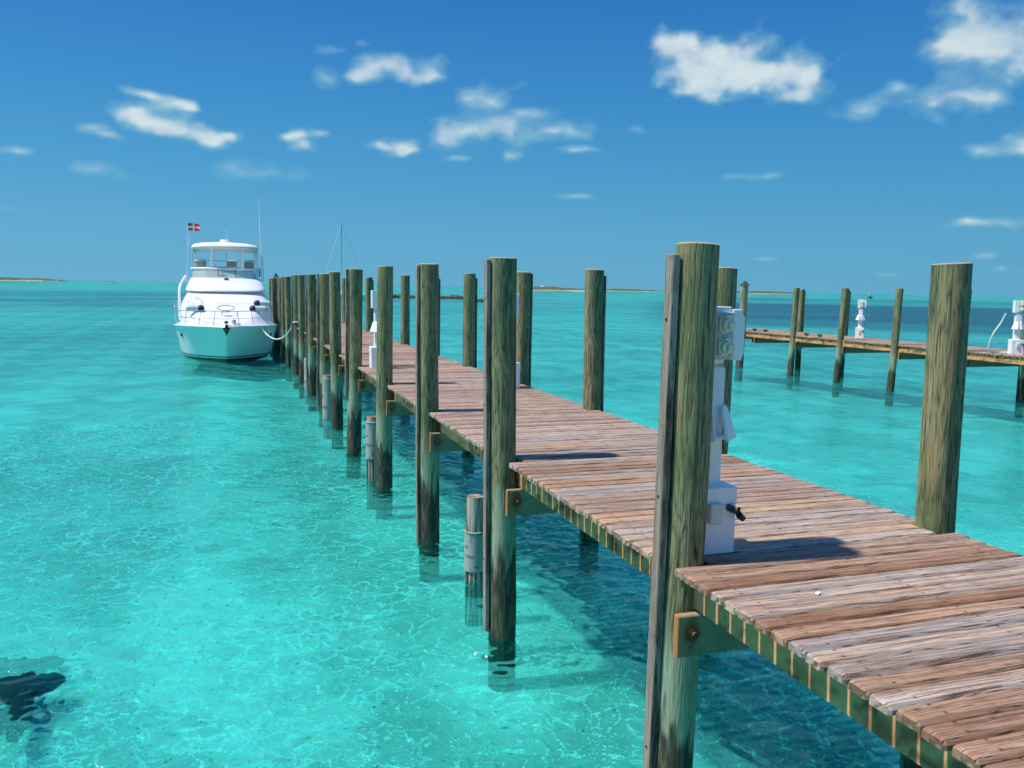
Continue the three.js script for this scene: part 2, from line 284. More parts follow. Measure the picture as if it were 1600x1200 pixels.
const pileMats = [0, 1, 2].map((s) => {
  const o = s * 37.3, W = 512, H = 2048, bm = new Float32Array(W * H);
  const map = texture(W, H, (u, v) => {
    const y = v * 5.2 - 1.6, U = u * 8;
    const warp = fbm(U * 1 + o, y * 1.1 + o, 4, 8, 0), flame = Math.sin((warp * 15 + fbm(U * 3, y * 2.2 + o, 3, 24, 0) * 5 + y * 0.6) * 2.6), streak = fbm(U * 7 + o, y * 2.2, 4, 56, 0), fineS = fbm(U * 20, y * 9 + o, 3, 160, 0), blot = fbm(U * 0.75 + o * 2, y * 1.5 + o, 4, 6, 0);
    let c = mix3([0.145, 0.175, 0.072], [0.285, 0.265, 0.13], sst(0.3, 0.68, blot));
    c = mix3(c, [0.10, 0.16, 0.08], sst(0.5, 0.7, fbm(U * 0.5 + 3 + o, y * 0.9, 3, 4, 0)) * 0.85);
    c = mix3(c, [0.44, 0.41, 0.24], sst(0.5, 1, flame) * 0.42 * sst(0.3, 0.6, streak));
    c = mix3(c, [0.05, 0.062, 0.028], sst(-0.5, -0.98, flame) * 0.55 + sst(0.56, 0.74, streak) * 0.6);
    c = mix3(c, [0.33, 0.235, 0.10], sst(0.64, 0.82, fbm(U * 1.5 + 9, y * 1.3 + o, 3, 12, 0)) * 0.6);
    c = mix3(c, [0.04, 0.04, 0.025], sst(0.62, 0.8, fineS) * 0.65);
    const ck = Math.abs(vnoise(U * 4 + o + (warp - 0.5) * 1.5, y * 0.55 + o, 32, 0) - 0.5), gate = sst(0.45, 0.6, fbm(U * 1 + 5, y * 1.1 + o * 3, 3, 8, 0)), crack = sst(0.028, 0.006, ck) * gate;
    c = mix3(c, [0.018, 0.016, 0.01], crack * 0.9);
    const tide = fbm(U * 2 + o, y * 3, 4, 16, 0) - 0.5, hi = y - 1.12 - tide * 0.9, lo = y - 0.68 - tide * 0.8;         // salt-bleached band, then weed and barnacles below the tide mark
    c = mix3(c, [0.40, 0.48, 0.34], sst(0.28, -0.12, hi) * 0.8 * (0.55 + 0.9 * (streak - 0.3)));
    const weed = mix3([0.028, 0.026, 0.018], [0.12, 0.105, 0.055], sst(0.45, 0.75, fbm(U * 5, y * 9 + o, 4, 40, 0)));
    c = mix3(c, weed, sst(0.16, -0.1, lo) * 0.94);
    bm[Math.floor(v * H) * W + Math.floor(u * W)] = 0.55 + 0.12 * flame - 0.3 * sst(0.55, 0.8, streak) - 0.35 * sst(0.55, 0.8, fineS) - 0.5 * crack;
    return c;
  });
  const bump = texture(W, H, (u, v) => bm[Math.floor(v * H) * W + Math.floor(u * W)], false);
  return new THREE.MeshStandardMaterial({ map, bumpMap: bump, bumpScale: 0.006, roughness: 0.8 });
});
const endGrain = new THREE.MeshStandardMaterial({ roughness: 0.9, map: texture(256, 256, (u, v) => { const r = Math.hypot(u - 0.47, v - 0.52), g = Math.sin(r * 150 + fbm(u * 6, v * 6, 3) * 8), a = Math.atan2(v - 0.52, u - 0.47), crack = sst(0.05, 0.0, Math.abs(Math.sin(a * 2.5 + fbm(u * 5, v * 5, 2) * 2)) * r * 2.2); return mix3(mix3([0.30, 0.27, 0.18], [0.42, 0.38, 0.27], 0.5 + 0.5 * g), [0.06, 0.05, 0.035], crack * 0.8); }) });
function pileGeometry(s, r, y0, y1) {
  const n = 28, rows = 16, R = [];
  for (let j = 0; j <= rows; j++) {
    const t = j / rows, y = lerp(y0, y1, t), row = [];
    for (let i = 0; i <= n; i++) {
      const a = i / n * 2 * Math.PI, k = i % n;
      const rad = r * (1.05 - 0.09 * t) * (1 + 0.085 * (vnoise(k * 0.43 + s * 9, j * 0.5, 12.04, 0) - 0.5) * (i === 0 || i === n ? 1 : 1));
      row.push([Math.cos(a) * rad + 0.014 * Math.sin(t * 4 + s * 2.1) * (1 - t), j === rows ? y + 0.005 * Math.sin(a + s * 2) : y, -Math.sin(a) * rad]);
    }
    row[n] = [...row[0]];
    R.push(row);
  }
  const side = loft(R);
  const uv = side.attributes.uv, p = side.attributes.position;
  for (let i = 0; i < uv.count; i++) uv.setY(i, (p.getY(i) + 1.6) / 5.2);
  const top = R[rows], g = new THREE.BufferGeometry(), pos = [0, y1 + 0.008, 0], tuv = [0.5, 0.5], idx = [];
  const e0 = top.map(([x, y, z]) => [x * 0.95, y + 0.008, z * 0.95]);
  for (const [x, y, z] of e0) { pos.push(x, y, z); tuv.push(0.5 + x / r * 0.48, 0.5 + z / r * 0.48); }
  for (const [x, y, z] of top) { pos.push(x, y, z); tuv.push(0.5 + x / r * 0.5, 0.5 + z / r * 0.5); }
  const m = top.length;
  for (let i = 0; i < m - 1; i++) { idx.push(0, 1 + i, 2 + i, 1 + i, 1 + m + i, 2 + m + i, 1 + i, 2 + m + i, 2 + i); }
  g.setAttribute('position', new THREE.Float32BufferAttribute(pos, 3)); g.setAttribute('uv', new THREE.Float32BufferAttribute(tuv, 2)); g.setIndex(idx); g.computeVertexNormals();
  return { side, top: g };
}
const DECK = 1.644;
const boltHole = std(0.02, 0.017, 0.015, 0.9), holeGeo = at(new THREE.CylinderGeometry(0.009, 0.009, 0.006, 10), 0, 0, 0, 0, 0, Math.PI / 2);

// ---------------------------------------------------------------- piers
function buildPier(o, { x0, x1, zNear, zFar, deck, pitch, left, right, overhang, parts, pileTop, bayZ, stringers }) {
  const dy = deck - DECK, w = pitch - 0.017, variants = [];
  for (let r = 0; r < ROWS; r++) variants.push(timber(x1 - x0, 0.04, w, 0.016, r / ROWS, (r + 1) / ROWS, 2.6, 0));
  const far = [];
  let count = 0;
  for (let z = zNear; z > zFar; z -= pitch) {
    let a = x0 + rr(-0.007, 0.007), b = x1 + rr(-0.007, 0.007); const zc = z - w / 2;
    for (const [px, pz, pr] of left) if (Math.abs(zc - pz) < pr + 0.012) a = Math.max(a, px + pr + 0.012);
    for (const [px, pz, pr] of right) if (Math.abs(zc - pz) < pr + 0.012) b = Math.min(b, px - pr - 0.012);
    const g = variants[Math.floor(rnd() * variants.length)], m = plankMat[Math.floor(rnd() * plankMat.length)], ry = rr(-0.0012, 0.0012), jy = rr(-0.002, 0.002), rz = rr(-0.0012, 0.0012);
    if (count < parts) {
      const p = part(o, 'deck_plank', g, m, [a, deck - 0.04 + jy, z - w / 2 + rr(-0.0025, 0.0025)], [rr(-0.01, 0.01), ry, rz]);
      p.scale.x = (b - a) / (x1 - x0);
    } else { const q = g.clone().scale((b - a) / (x1 - x0), 1, 1); far.push(at(q, a, deck - 0.04 + jy, z - w / 2, 0, 0, 0)); }
    count++;
  }
  if (far.length) { const m = part(o, 'distant_deck_planks', far, plankMat[0]); m.userData.kind = 'stuff'; }
  // stringers, bay by bay, and cross beams on both sides of each pair of piles
  const sLen = Math.abs(bayZ[1] - bayZ[0]), sg = timber(sLen - 0.006, 0.202, 0.05, 0.004, 0.25, 0.375, 3.2), sg2 = timber(sLen - 0.006, 0.202, 0.05, 0.004, 0.625, 0.75, 3.2);
  bayZ.forEach((z, i) => {
    for (const x of stringers) part(o, 'stringer', (i % 2) ? sg : sg2, stringerMat, [x, deck - 0.246, z + sLen], [0, Math.PI / 2, 0]);
  });
  const bl = x1 - x0 + 0.12, bg = timber(bl, 0.24, 0.05, 0.006, 0, 1, bl);
  { // the broad faces of a beam show the texture by height
    const p = bg.attributes.position, uv = bg.attributes.uv; for (let i = 0; i < p.count; i++) { const e = p.getX(i); uv.setXY(i, e / bl, 0.02 + 0.96 * p.getY(i) / 0.24); }
  }
  for (const z of bayZ) for (const s of [0.165, -0.215]) {
    const b = part(o, 'cross_beam', bg, beamMat, [x0 - 0.012 + (s > 0 ? 0 : 0.13), deck - 0.489, z + s + 0.025]);
    if (s > 0) { part(b, 'bolt', [at(new THREE.CylinderGeometry(0.017, 0.017, 0.03, 8), 0.1, 0.13, 0.035, Math.PI / 2), at(new THREE.CylinderGeometry(0.034, 0.034, 0.008, 12), 0.1, 0.13, 0.028, Math.PI / 2)], rust); }
  }
  const geoms = new Map(), boards = new Map();
  const pile = (x, z, r, top, k, lean, board, side) => {
    const key = [r, top, k % 4].join(); if (!geoms.has(key)) geoms.set(key, pileGeometry(k % 4, r, FOOT, top));
    const gg = geoms.get(key), p = part(o, 'piling', gg.side, pileMats[k % 3], [x, 0, z], [lean[1], 0, lean[0]]);
    part(p, 'pile_top', gg.top, endGrain);
    if (board) {
      const [b0, b1, th] = board, bk = board.join(); if (!boards.has(bk)) boards.set(bk, at(timber(b1 - b0, th, 0.085, 0.006, 0.5, 0.625, 3.4), 0, 0, 0, 0, 0, Math.PI / 2));
      const bd = part(p, 'rub_board', boards.get(bk), greyBoard, [side * (r * 1.0 + 0.004) + (side > 0 ? th : 0), b0, 0]);
      if (side < 0) for (const f of [0.2, 0.62, 0.9]) part(p, 'bolt_hole', holeGeo, boltHole, [-r - 0.004 - th - 0.001, b0 + (b1 - b0) * f, 0]);
    }
    return p;
  };
  return pile;
}


const mainPier = thing('wooden_pier', 'long weathered plank pier on green timber pilings running out to the moored yacht', 'pier');
{
  const S = 3.05, L = [], R = [];
  const cx = [0.0, 0.105, 0.02, 0.023, -0.009, -0.06, -0.03, 0.01, 0.004, -0.03, -0.01, -0.08, -0.06, -0.03, -0.03, -0.02, -0.02];
  const lr = [0.125, 0.125, 0.128, 0.126, 0.13, 0.135, 0.13, 0.138, 0.138, 0.12, 0.125, 0.125, 0.12, 0.12, 0.12, 0.12, 0.12];
  const lt = [3.44, 3.455, 3.465, 3.475, 3.5, 3.5, 3.49, 3.48, 3.49, 3.5, 3.53, 3.5, 3.5, 3.48, 3.5, 3.5, 3.5];
  const lboard = [[1.1, 3.3, 0.06], [-0.2, 3.40, 0.045], [0.02, 3.45, 0.035], [-0.1, 3.46, 0.03], null, [1.05, 3.5, 0.05], null, [-0.1, 3.48, 0.05], [-0.1, 3.49, 0.04], null, [-0.1, 3.52, 0.05], null, [0, 3.4, 0.05], null, [0, 3.4, 0.05], null, null];
  for (let i = -1; i < 16; i++) L.push([cx[i + 1], -(4.2 + S * i), lr[i + 1]]);
  const rz = [-1.2, -4.37, -7.1, -10.1, -13.1, -16.1, -19.3, -22.5, -25.6, -28.9, -31.9, -35, -38, -41, -44, -47, -50];
  for (const z of rz) R.push([2.19, z, 0.125]);
  const pile = buildPier(mainPier, { x0: 0, x1: 2.2, zNear: 1.2, zFar: -50.2, deck: DECK, pitch: 0.1295, left: L, right: R, parts: 300, bayZ: L.map((p) => p[1]), stringers: [0.16, 1.1, 2.04] });
  const leans = [0.004, -0.006, 0.006, 0.004, -0.004, -0.008, 0.005, -0.006, 0.004, 0.006, -0.005, 0.003, 0, 0.004, -0.004, 0.004, 0];
  L.forEach(([x, z, r], i) => pile(x, z, r, lt[i], i + 1, [leans[i] * 1.4, rr(-0.012, 0.012)], lboard[i], -1));
  R.forEach(([x, z, r], i) => pile(x + [0, 0, -0.06, -0.02, 0.03, -0.02, 0, -0.02, 0, 0.02, 0, 0, 0, 0, 0, 0, 0][i], z, r, [3.4, 3.405, 3.42, 3.455, 3.46, 3.465, 3.48, 3.49, 3.48, 3.47, 3.5, 3.5, 3.5, 3.5, 3.5, 3.5, 3.5][i], i, [[0, 0.012, -0.012, 0.006, -0.003, 0.004, 0, 0, 0, 0, 0, 0, 0, 0, 0, 0, 0][i], rr(-0.005, 0.005)], i > 2 && i < 12 && i % 3 !== 1 ? [0.8, 3.38, 0.022] : i === 4 ? [0.8, 3.44, 0.022] : null, 1));
  // the capped post at the pier's end
  const g = pileGeometry(1, 0.15, FOOT, 3.6), p = part(mainPier, 'piling', g.side, pileMats[1], [0.35, 0, -51.6]);
  part(p, 'post_cap', at(new THREE.ConeGeometry(0.25, 0.26, 4), 0, 3.72, 0, 0, 0.78, 0), std(0.03, 0.03, 0.035, 0.6));
}
const sidePier = thing('wooden_pier', 'shorter plank pier across the water at the right with white pedestals on it', 'pier');
{
  const L = [], R = [];
  for (const z of [-28.4, -25.65, -22.9, -20.15, -17.4, -14.65, -11.9]) { L.push([19.0, z, 0.12]); R.push([21.22, z + 0.3, 0.12]); }
  R.unshift([21.22, -30.85, 0.12]);
  const pile = buildPier(sidePier, { x0: 19.02, x1: 21.2, zNear: -9.5, zFar: -33.7, deck: 1.527, pitch: 0.14, left: L, right: R, parts: 300, bayZ: [-33.9, -31.15, ...L.map((p) => p[1])], stringers: [19.10, 20.1, 21.15] });
  L.forEach(([x, z, r], i) => pile(x - (i === 2 ? 0.05 : 0), z, r, 3.41, i, [[-0.03, -0.045, -0.035, -0.02, 0, 0, 0][i], 0], null, -1));
  R.forEach(([x, z, r], i) => pile(x, z, r, 3.36, i + 1, [[0, -0.02, -0.03, 0, 0, 0, 0, 0][i], 0], i < 3 ? [0.8, 3.3, 0.04] : null, 1));
  const g = pileGeometry(2, 0.16, FOOT, 3.5), grey = pileMats[2].clone(); grey.color.setRGB(1.5, 1.45, 1.9);
  const p = part(sidePier, 'piling', g.side, grey, [18.93, 0, -31.85], [0, 0, -0.02]);
  part(p, 'post_cap', at(new THREE.ConeGeometry(0.24, 0.22, 4), 0, 3.6, 0, 0, 0.78, 0), std(0.05, 0.045, 0.05, 0.7));
}

const cleatGeo = mergeGeometries([box(0.05, 0.07, 0.05, -0.06, 0.035, 0, 0.01), box(0.05, 0.07, 0.05, 0.06, 0.035, 0, 0.01), at(new THREE.CapsuleGeometry(0.022, 0.26, 4, 8), 0, 0.085, 0, 0, 0, Math.PI / 2)].map((g) => (g.index ? g.toNonIndexed() : g)));
for (const [x, z] of [[19.3, -27.9], [19.3, -27.1], [19.3, -31.4], [19.3, -30.6]]) part(sidePier, 'mooring_cleat', cleatGeo, std(0.03, 0.03, 0.032, 0.5), [x, 1.529, z], [0, Math.PI / 2, 0]);
{ const c = lit(new THREE.Mesh(box(0.035, 0.012, 0.022, 0, 0.006, 0, 0.004), std(0.8, 0.8, 0.78, 0.7))); c.name = 'shell_chip'; c.position.set(0.52, DECK + 0.001, -3.5); c.rotation.y = 0.5; c.userData = { label: 'small white chip lying on a near deck plank', category: 'chip' }; scene.add(c); }

// ---------------------------------------------------------------- power pedestals
const plastic = std(0.92, 0.92, 0.91, 0.35), cream = std(0.86, 0.78, 0.58, 0.45), dark = std(0.02, 0.022, 0.025, 0.5), panelGrey = std(0.58, 0.57, 0.54, 0.5), teal = std(0.03, 0.08, 0.1, 0.35, { metalness: 0.4 });
function extr(shape, depth, bevel = 0.004) { return new THREE.ExtrudeGeometry(shape, { depth, bevelEnabled: true, bevelThickness: bevel, bevelSize: bevel, bevelSegments: 2, curveSegments: 10 }); }
function poly(list) { const s = new THREE.Shape(); list.forEach(([x, y], i) => (i ? s.lineTo(x, y) : s.moveTo(x, y))); s.closePath(); return s; }
function pedestal(label, pos, turn = 0) {
  const o = thing('power_pedestal', label, 'power pedestal', pos, 'white power pedestals on the piers'); o.rotation.y = turn;
  part(o, 'base_box', [box(0.30, 0.30, 0.27, 0, 0.15, 0, 0.008), box(0.306, 0.105, 0.276, 0, 0.353, 0, 0.008)], plastic);
  part(o, 'outlet_cover', [box(0.085, 0.13, 0.045, -0.005, 0.255, 0.15, 0.018)], std(0.70, 0.72, 0.60, 0.5));
  const sp = part(o, 'water_tap', [at(new THREE.CylinderGeometry(0.022, 0.022, 0.05, 12), 0.10, 0.28, 0.15, Math.PI / 2), at(new THREE.CylinderGeometry(0.015, 0.015, 0.07, 10), 0.118, 0.266, 0.18, 0.6, 0, 1.0)], teal);
  part(sp, 'tap_handle', [at(new THREE.CylinderGeometry(0.022, 0.019, 0.045, 10), 0.15, 0.235, 0.19, 0.3, 0, 0.9), box(0.016, 0.035, 0.014, 0.14, 0.275, 0.18, 0.004)], dark);
  part(o, 'post', box(0.15, 0.72, 0.15, 0.0, 0.755, 0, 0.01), plastic);
  // saddle for coiled cable: a trough between two rounded lips, on the front
  const lip = new THREE.Shape(); lip.moveTo(-0.085, 0); lip.lineTo(-0.056, 0.13); lip.absarc(0, 0.145, 0.058, Math.PI * 0.92, Math.PI * 0.08, true); lip.lineTo(0.085, 0); lip.closePath();
  for (const s of [-1, 1]) part(o, 'cable_hook', [at(extr(lip, 0.012), 0, 0, 0, -0.28 * 1, 0, 0).applyMatrix4(new THREE.Matrix4().makeRotationY(s * 0.75)).translate(s * 0.10, 0.69, 0.115), box(0.10, 0.02, 0.10, s * 0.05, 0.70, 0.075, 0.008)], plastic);
  // head: a plate with a pointed foot, a recessed grey panel and a deep housing at its right
  part(o, 'head', [at(extr(poly([[-0.10, 0.14], [0.06, 0.14], [0.105, 0.20], [0.105, 0.465], [-0.10, 0.465]]), 0.17), -0.02, 1.0, -0.09)], plastic);
  part(o, 'side_housing', [at(extr(poly([[0, 0.03], [0.025, 0], [0.06, 0], [0.075, 0.035], [0.075, 0.245], [0.05, 0.29], [0, 0.29]]), 0.15), 0.10, 1.16, -0.06)], plastic);
  part(o, 'socket_panel', box(0.145, 0.275, 0.014, 0.03, 1.30, 0.092, 0.004), panelGrey);
  for (const y of [1.365, 1.235]) {
    const r = part(o, 'power_outlet', [box(0.082, 0.105, 0.02, 0.035, y, 0.105, 0.008), at(new THREE.CylinderGeometry(0.036, 0.038, 0.03, 20), 0.042, y - 0.002, 0.125, Math.PI / 2)], cream);
    part(r, 'outlet_lid', box(0.045, 0.045, 0.022, 0.055, y - 0.005, 0.146, 0.006), cream); part(r, 'outlet_hinge', box(0.05, 0.014, 0.03, 0.045, y + 0.048, 0.125, 0.004), cream);
    for (const [a, b] of [[-0.03, 0.04], [-0.03, -0.042], [0.03, -0.046]]) part(r, 'screw', at(new THREE.CylinderGeometry(0.005, 0.005, 0.004, 8), 0.035 + a, y + b, 0.117, Math.PI / 2), galv);
  }
  for (const y of [1.17, 1.44]) part(o, 'screw', at(new THREE.CylinderGeometry(0.007, 0.007, 0.006, 8), -0.126, y, 0.03, 0, 0, Math.PI / 2), galv);
  return o;
}
pedestal('white power pedestal with two cream outlets beside the nearest tall piling', [0.345, DECK, -4.37]);
pedestal('white power pedestal half hidden behind the fourth piling from the front', [0.34, DECK, -16.0]);
pedestal('white power pedestal on the right edge of the long pier, mostly hidden by pilings', [1.79, DECK, -12.5], Math.PI);
pedestal('slim white power pedestal standing alone between pilings on the far right pier', [20.55, 1.527, -26.4], -0.7);
pedestal('white power pedestal with a white hose at the right edge on the far pier', [19.5, 1.527, -18.7], -0.5).scale.setScalar(1.07);
{
  const h = lit(new THREE.Mesh(tube([[19.25, 2.72, -18.9], [19.2, 2.44, -19.0], [19.03, 2.07, -19.1], [19.03, 1.72, -19.2], [19.12, 1.562, -19.2], [19.4, 1.56, -19.0], [19.5, 1.565, -18.9]], 0.022, 40, 8), std(0.78, 0.77, 0.72, 0.5)));
  h.name = 'water_hose'; h.userData = { label: 'white hose looping down from the pedestal to the far pier deck', category: 'hose' }; scene.add(h);
}

// ---------------------------------------------------------------- old cut posts beside the pier
const sleeve = std(0.38, 0.40, 0.37, 0.7, { map: texture(256, 256, (u, v) => { const n = fbm(u * 10, v * 8, 4, 10, 0); return mix3([1, 1, 1], [0.45, 0.42, 0.34], sst(0.5, 0.72, n) * 0.9); }) });
const cutWood = new THREE.MeshStandardMaterial({ roughness: 0.9, map: texture(256, 256, (u, v) => { const s = fbm(u * 26, v * 3, 4, 26, 0), c = mix3([0.50, 0.45, 0.38], [0.16, 0.11, 0.07], sst(0.38, 0.58, s)); return mix3(c, [0.04, 0.03, 0.025], sst(0.54, 0.66, s) * 0.9); }) });
const rustTop = std(0.30, 0.10, 0.035, 0.85);
function cutPost(label, x, z, r, top, sl, rusty) {
  const o = thing('cut_off_post', label, 'post', [x, 0, z], 'old cut posts by the pier');
  const n = 20, rows = []; for (let j = 0; j <= 8; j++) { const y = lerp(FOOT, top, j / 8), row = []; for (let i = 0; i <= n; i++) { const a = i / n * 6.2832, q = r * (1 + 0.05 * (vnoise((i % n) * 0.6, j * 0.7 + x * 9) - 0.5)); row.push([Math.cos(a) * q, y + (j === 8 ? 0.02 * vnoise(i % n, 3) : 0), -Math.sin(a) * q]); } rows.push(row); }
  part(o, 'post_shaft', loft(rows), cutWood);
  part(o, 'post_end', at(new THREE.CylinderGeometry(r * 0.97, r, 0.02, 20), 0, top, 0), rusty ? rustTop : cutWood);
  const s = part(o, 'sleeve', new THREE.CylinderGeometry(r * 1.14, r * 1.16, sl[1] - sl[0], 22, 1, false).translate(0, (sl[0] + sl[1]) / 2, 0), sleeve);
  part(s, 'sleeve_rim', at(new THREE.TorusGeometry(r * 1.13, 0.01, 6, 22), 0, sl[1], 0, Math.PI / 2), sleeve);
}
cutPost('short weathered cut post with a grey sleeve beside the second piling', 0.19, -8.76, 0.10, 0.90, [0.08, 0.52], false);
cutPost('short post with rusty top and pale sleeve beside the fourth piling', -0.1, -13.95, 0.10, 1.02, [0.32, 0.94], true);
cutPost('short post with rusty top and pale sleeve beside the sixth piling', -0.07, -20.85, 0.12, 1.0, [-0.2, 0.92], true);
cutPost('smallest pale cut post, farthest along the pilings', 0.02, -27.2, 0.12, 0.9, [-0.3, 0.85], false);

// ---------------------------------------------------------------- motor yacht
{
  const gel = new THREE.MeshPhysicalMaterial({ color: new THREE.Color().setRGB(0.88, 0.885, 0.88), roughness: 0.28, clearcoat: 0.5, clearcoatRoughness: 0.1 });
  const steel = std(0.62, 0.63, 0.64, 0.22, { metalness: 0.9 }), green = std(0.01, 0.045, 0.04, 0.4), vinyl = new THREE.MeshPhysicalMaterial({ color: 0xffffff, roughness: 0.02, transmission: 1, thickness: 0, ior: 1.3 });
  const tinted = new THREE.MeshPhysicalMaterial({ color: new THREE.Color().setRGB(0.60, 0.68, 0.62), roughness: 0.08, transmission: 0.4, thickness: 0, ior: 1.5 }), black = std(0.012, 0.013, 0.016, 0.35), beige = std(0.58, 0.50, 0.40, 0.8), canvas = std(0.78, 0.78, 0.77, 0.8), navy = std(0.012, 0.018, 0.06, 0.6), mint = std(0.45, 0.62, 0.58, 0.5);
  const o = thing('motor_yacht', 'white flybridge motor yacht moored bow first along the left of the pier', 'yacht', [-2.42, 0, -41.5]);
  const bg = (u) => 2.16 * (1 - Math.pow(1 - Math.min(1, u / 0.40), 2.3)), bw = (u) => 1.92 * (1 - Math.pow(1 - Math.min(1, u / 0.42), 2.3)), yg = (u) => 1.46 - 0.22 * sst(0, 0.7, u);
  const hull = (u, y) => { const t = Math.min(1, Math.max(0, y / yg(u))), f = Math.pow(t, 1.25), q = y < 0 ? Math.max(0, 1 + y / 0.44) : 1, w = (bw(u) * (1 - f) + bg(u) * f) * Math.pow(q, 0.7); return [w, y, 6.5 - 13 * u - (1 - t) * 1.75 * Math.pow(1 - u, 4) + (y < 0 ? y * 0.9 * Math.pow(1 - u, 3) : 0)]; };
  const strip = (ys, off = 0) => { const U = 36, rows = ys.map((k) => { const row = []; for (let i = -U; i <= U; i++) { const u = Math.pow(1 - Math.abs(i) / U, 1.0), uu = 1 - u, a = Math.pow(Math.abs(i) / U, 1.6), [x, y, z] = hull(a, k(a)); row.push([Math.sign(i) * (x + off) || 0, y, z + off * (a < 0.02 ? 1 : 0)]); } return row; }); return loft(rows); };
  const lv = (f) => (u) => lerp(0.24, yg(u), f);
  part(o, 'hull', strip([0, 0.1, 0.2, 0.3, 0.42, 0.55, 0.68, 0.8, 0.9, 1].map(lv)), gel);
  part(o, 'hull_bottom', strip([-0.42, -0.3, -0.18, -0.05, 0.1].map((y) => () => y)), green);
  part(o, 'boot_stripe', strip([0.1, 0.14].map((y) => () => y)), gel);
  part(o, 'dark_stripe', strip([0.14, 0.19].map((y) => () => y), 0.004), black);
  part(o, 'white_stripe', strip([0.185, 0.245].map((y) => () => y)), gel);
  part(o, 'transom', at(new THREE.PlaneGeometry(4.3, 1.9), 0, 0.35, -6.49, 0, Math.PI, 0), gel);
  { const p = []; for (let i = -30; i <= 30; i++) { const a = Math.pow(Math.abs(i) / 30, 1.6) * 0.97, [x, y, z] = hull(a, yg(a)); p.push([Math.sign(i) * (x + 0.02) || 0, y, z + 0.02]); } part(o, 'rub_rail', tube(p, 0.035, 120, 8), gel); }
  // foredeck with the low trunk rising towards the windscreen
  { const rows = []; for (let i = 0; i <= 26; i++) { const u = 0.004 + i / 26 * 0.42, row = [], w = bg(u) - 0.01, z = 6.5 - 13 * u; for (let j = 0; j <= 24; j++) { const t = j / 12 - 1, tr = sst(0.98, 0.62, Math.abs(t)) * sst(0.06, 0.36, u) * 0.92; row.push([w * t, yg(u) + 0.03 + 0.06 * (1 - t * t) + tr, z]); } rows.push(row); } part(o, 'foredeck', loft(rows), gel); }
  const outline = (y, zf, hw, zb, dz, n = 40) => { const row = []; row.push([-hw * 0.97, y, zb]); for (let i = 0; i <= n; i++) { const a = (i / n - 0.5) * Math.PI, s = Math.sin(a), c = Math.cos(a); row.push([Math.sign(s) * hw * Math.pow(Math.abs(s), 0.72), y, zf - dz + dz * Math.pow(c, 0.9)]); } row.push([hw * 0.97, y, zb]); return row; };
  part(o, 'deckhouse', loft([outline(1.1, 2.7, 1.98, -4.6, 1.5), outline(1.9, 2.35, 1.97, -4.6, 1.5), outline(2.2, 2.05, 1.92, -4.6, 1.5), outline(2.45, 1.35, 1.84, -4.5, 1.4), outline(2.80, 0.35, 1.68, -4.4, 1.3)]), gel);
  part(o, 'flybridge', loft([outline(2.80, 0.2, 1.6, -4.6, 1.2), outline(2.80, 0.62, 1.76, -4.6, 1.3), outline(2.86, 0.66, 1.78, -4.6, 1.3), outline(2.95, 0.5, 1.76, -4.6, 1.3), outline(3.2, -0.3, 1.70, -4.6, 1.3), outline(3.4, -1.1, 1.62, -4.6, 1.2), outline(3.44, -1.3, 1.58, -4.6, 1.2), outline(3.40, -1.45, 1.45, -4.5, 1.1)]), gel);
  part(o, 'wind_screen', loft([outline(3.42, -1.32, 1.54, -3.6, 1.1), outline(3.86, -1.62, 1.56, -3.6, 1.1)]), tinted);
  { const r = outline(3.875, -1.62, 1.57, -3.6, 1.1).map((p) => p); part(o, 'screen_rail', tube(r, 0.06, 90, 6), gel); }
  for (const x of [-0.33, -0.15, -0.08, 0.44]) part(o, 'screen_post', cyl(0.015, 0.015, 0.45, x, 3.64, -1.42, 6), x === -0.33 || x === 0.44 ? black : steel);
  for (const x of [-1.30, 1.32]) part(o, 'screen_post', box(0.07, 0.46, 0.05, x, 3.65, -1.95, 0.01), gel);
  part(o, 'clear_curtain', loft([outline(3.9, -1.66, 1.55, -4.2, 1.1), outline(4.86, -1.74, 1.5, -4.2, 1.1)]), vinyl);
  const post = (x, y0, y1, z, w = 0.08) => part(o, 'frame_post', box(w, y1 - y0, 0.05, x, (y0 + y1) / 2, z, 0.012), gel);
  post(-0.62, 3.88, 4.95, -1.66, 0.12); post(0.80, 3.88, 4.95, -1.68, 0.12); post(-1.50, 3.88, 4.9, -2.7, 0.09); post(1.50, 3.88, 4.9, -2.7, 0.06); post(-1.42, 3.88, 4.9, -4.2, 0.06); post(1.42, 3.88, 4.9, -4.2, 0.06); post(0.05, 4.2, 4.9, -4.3, 0.07);
  part(o, 'roll_up_panel_frame', tube([[-0.50, 4.93, -1.70], [-0.50, 4.3, -1.69], [-0.48, 4.06, -1.68], [-0.36, 3.97, -1.67], [0.1, 3.955, -1.65], [0.55, 3.97, -1.67], [0.67, 4.06, -1.68], [0.69, 4.3, -1.69], [0.69, 4.93, -1.70]], 0.028, 60, 6), canvas);
  { const r = outline(4.26, -2.2, 1.42, -4.2, 1.0); part(o, 'grab_rail', tube(r, 0.028, 80, 6), gel); }
  part(o, 'hardtop', loft([outline(4.90, -1.75, 1.3, -4.5, 0.9), outline(4.84, -1.60, 1.5, -4.6, 1.1), outline(4.86, -1.52, 1.56, -4.7, 1.15), outline(4.97, -1.54, 1.54, -4.7, 1.15), outline(5.06, -1.66, 1.42, -4.6, 1.1), outline(5.13, -2.0, 1.1, -4.4, 0.9), outline(5.18, -2.6, 0.5, -4.0, 0.5), outline(5.185, -3.1, 0.01, -3.2, 0.05)]), canvas);
  part(o, 'headliner', loft([outline(4.68, -1.72, 1.49, -4.4, 1.1), outline(4.88, -1.68, 1.5, -4.4, 1.1)]), std(0.70, 0.64, 0.55, 0.8));
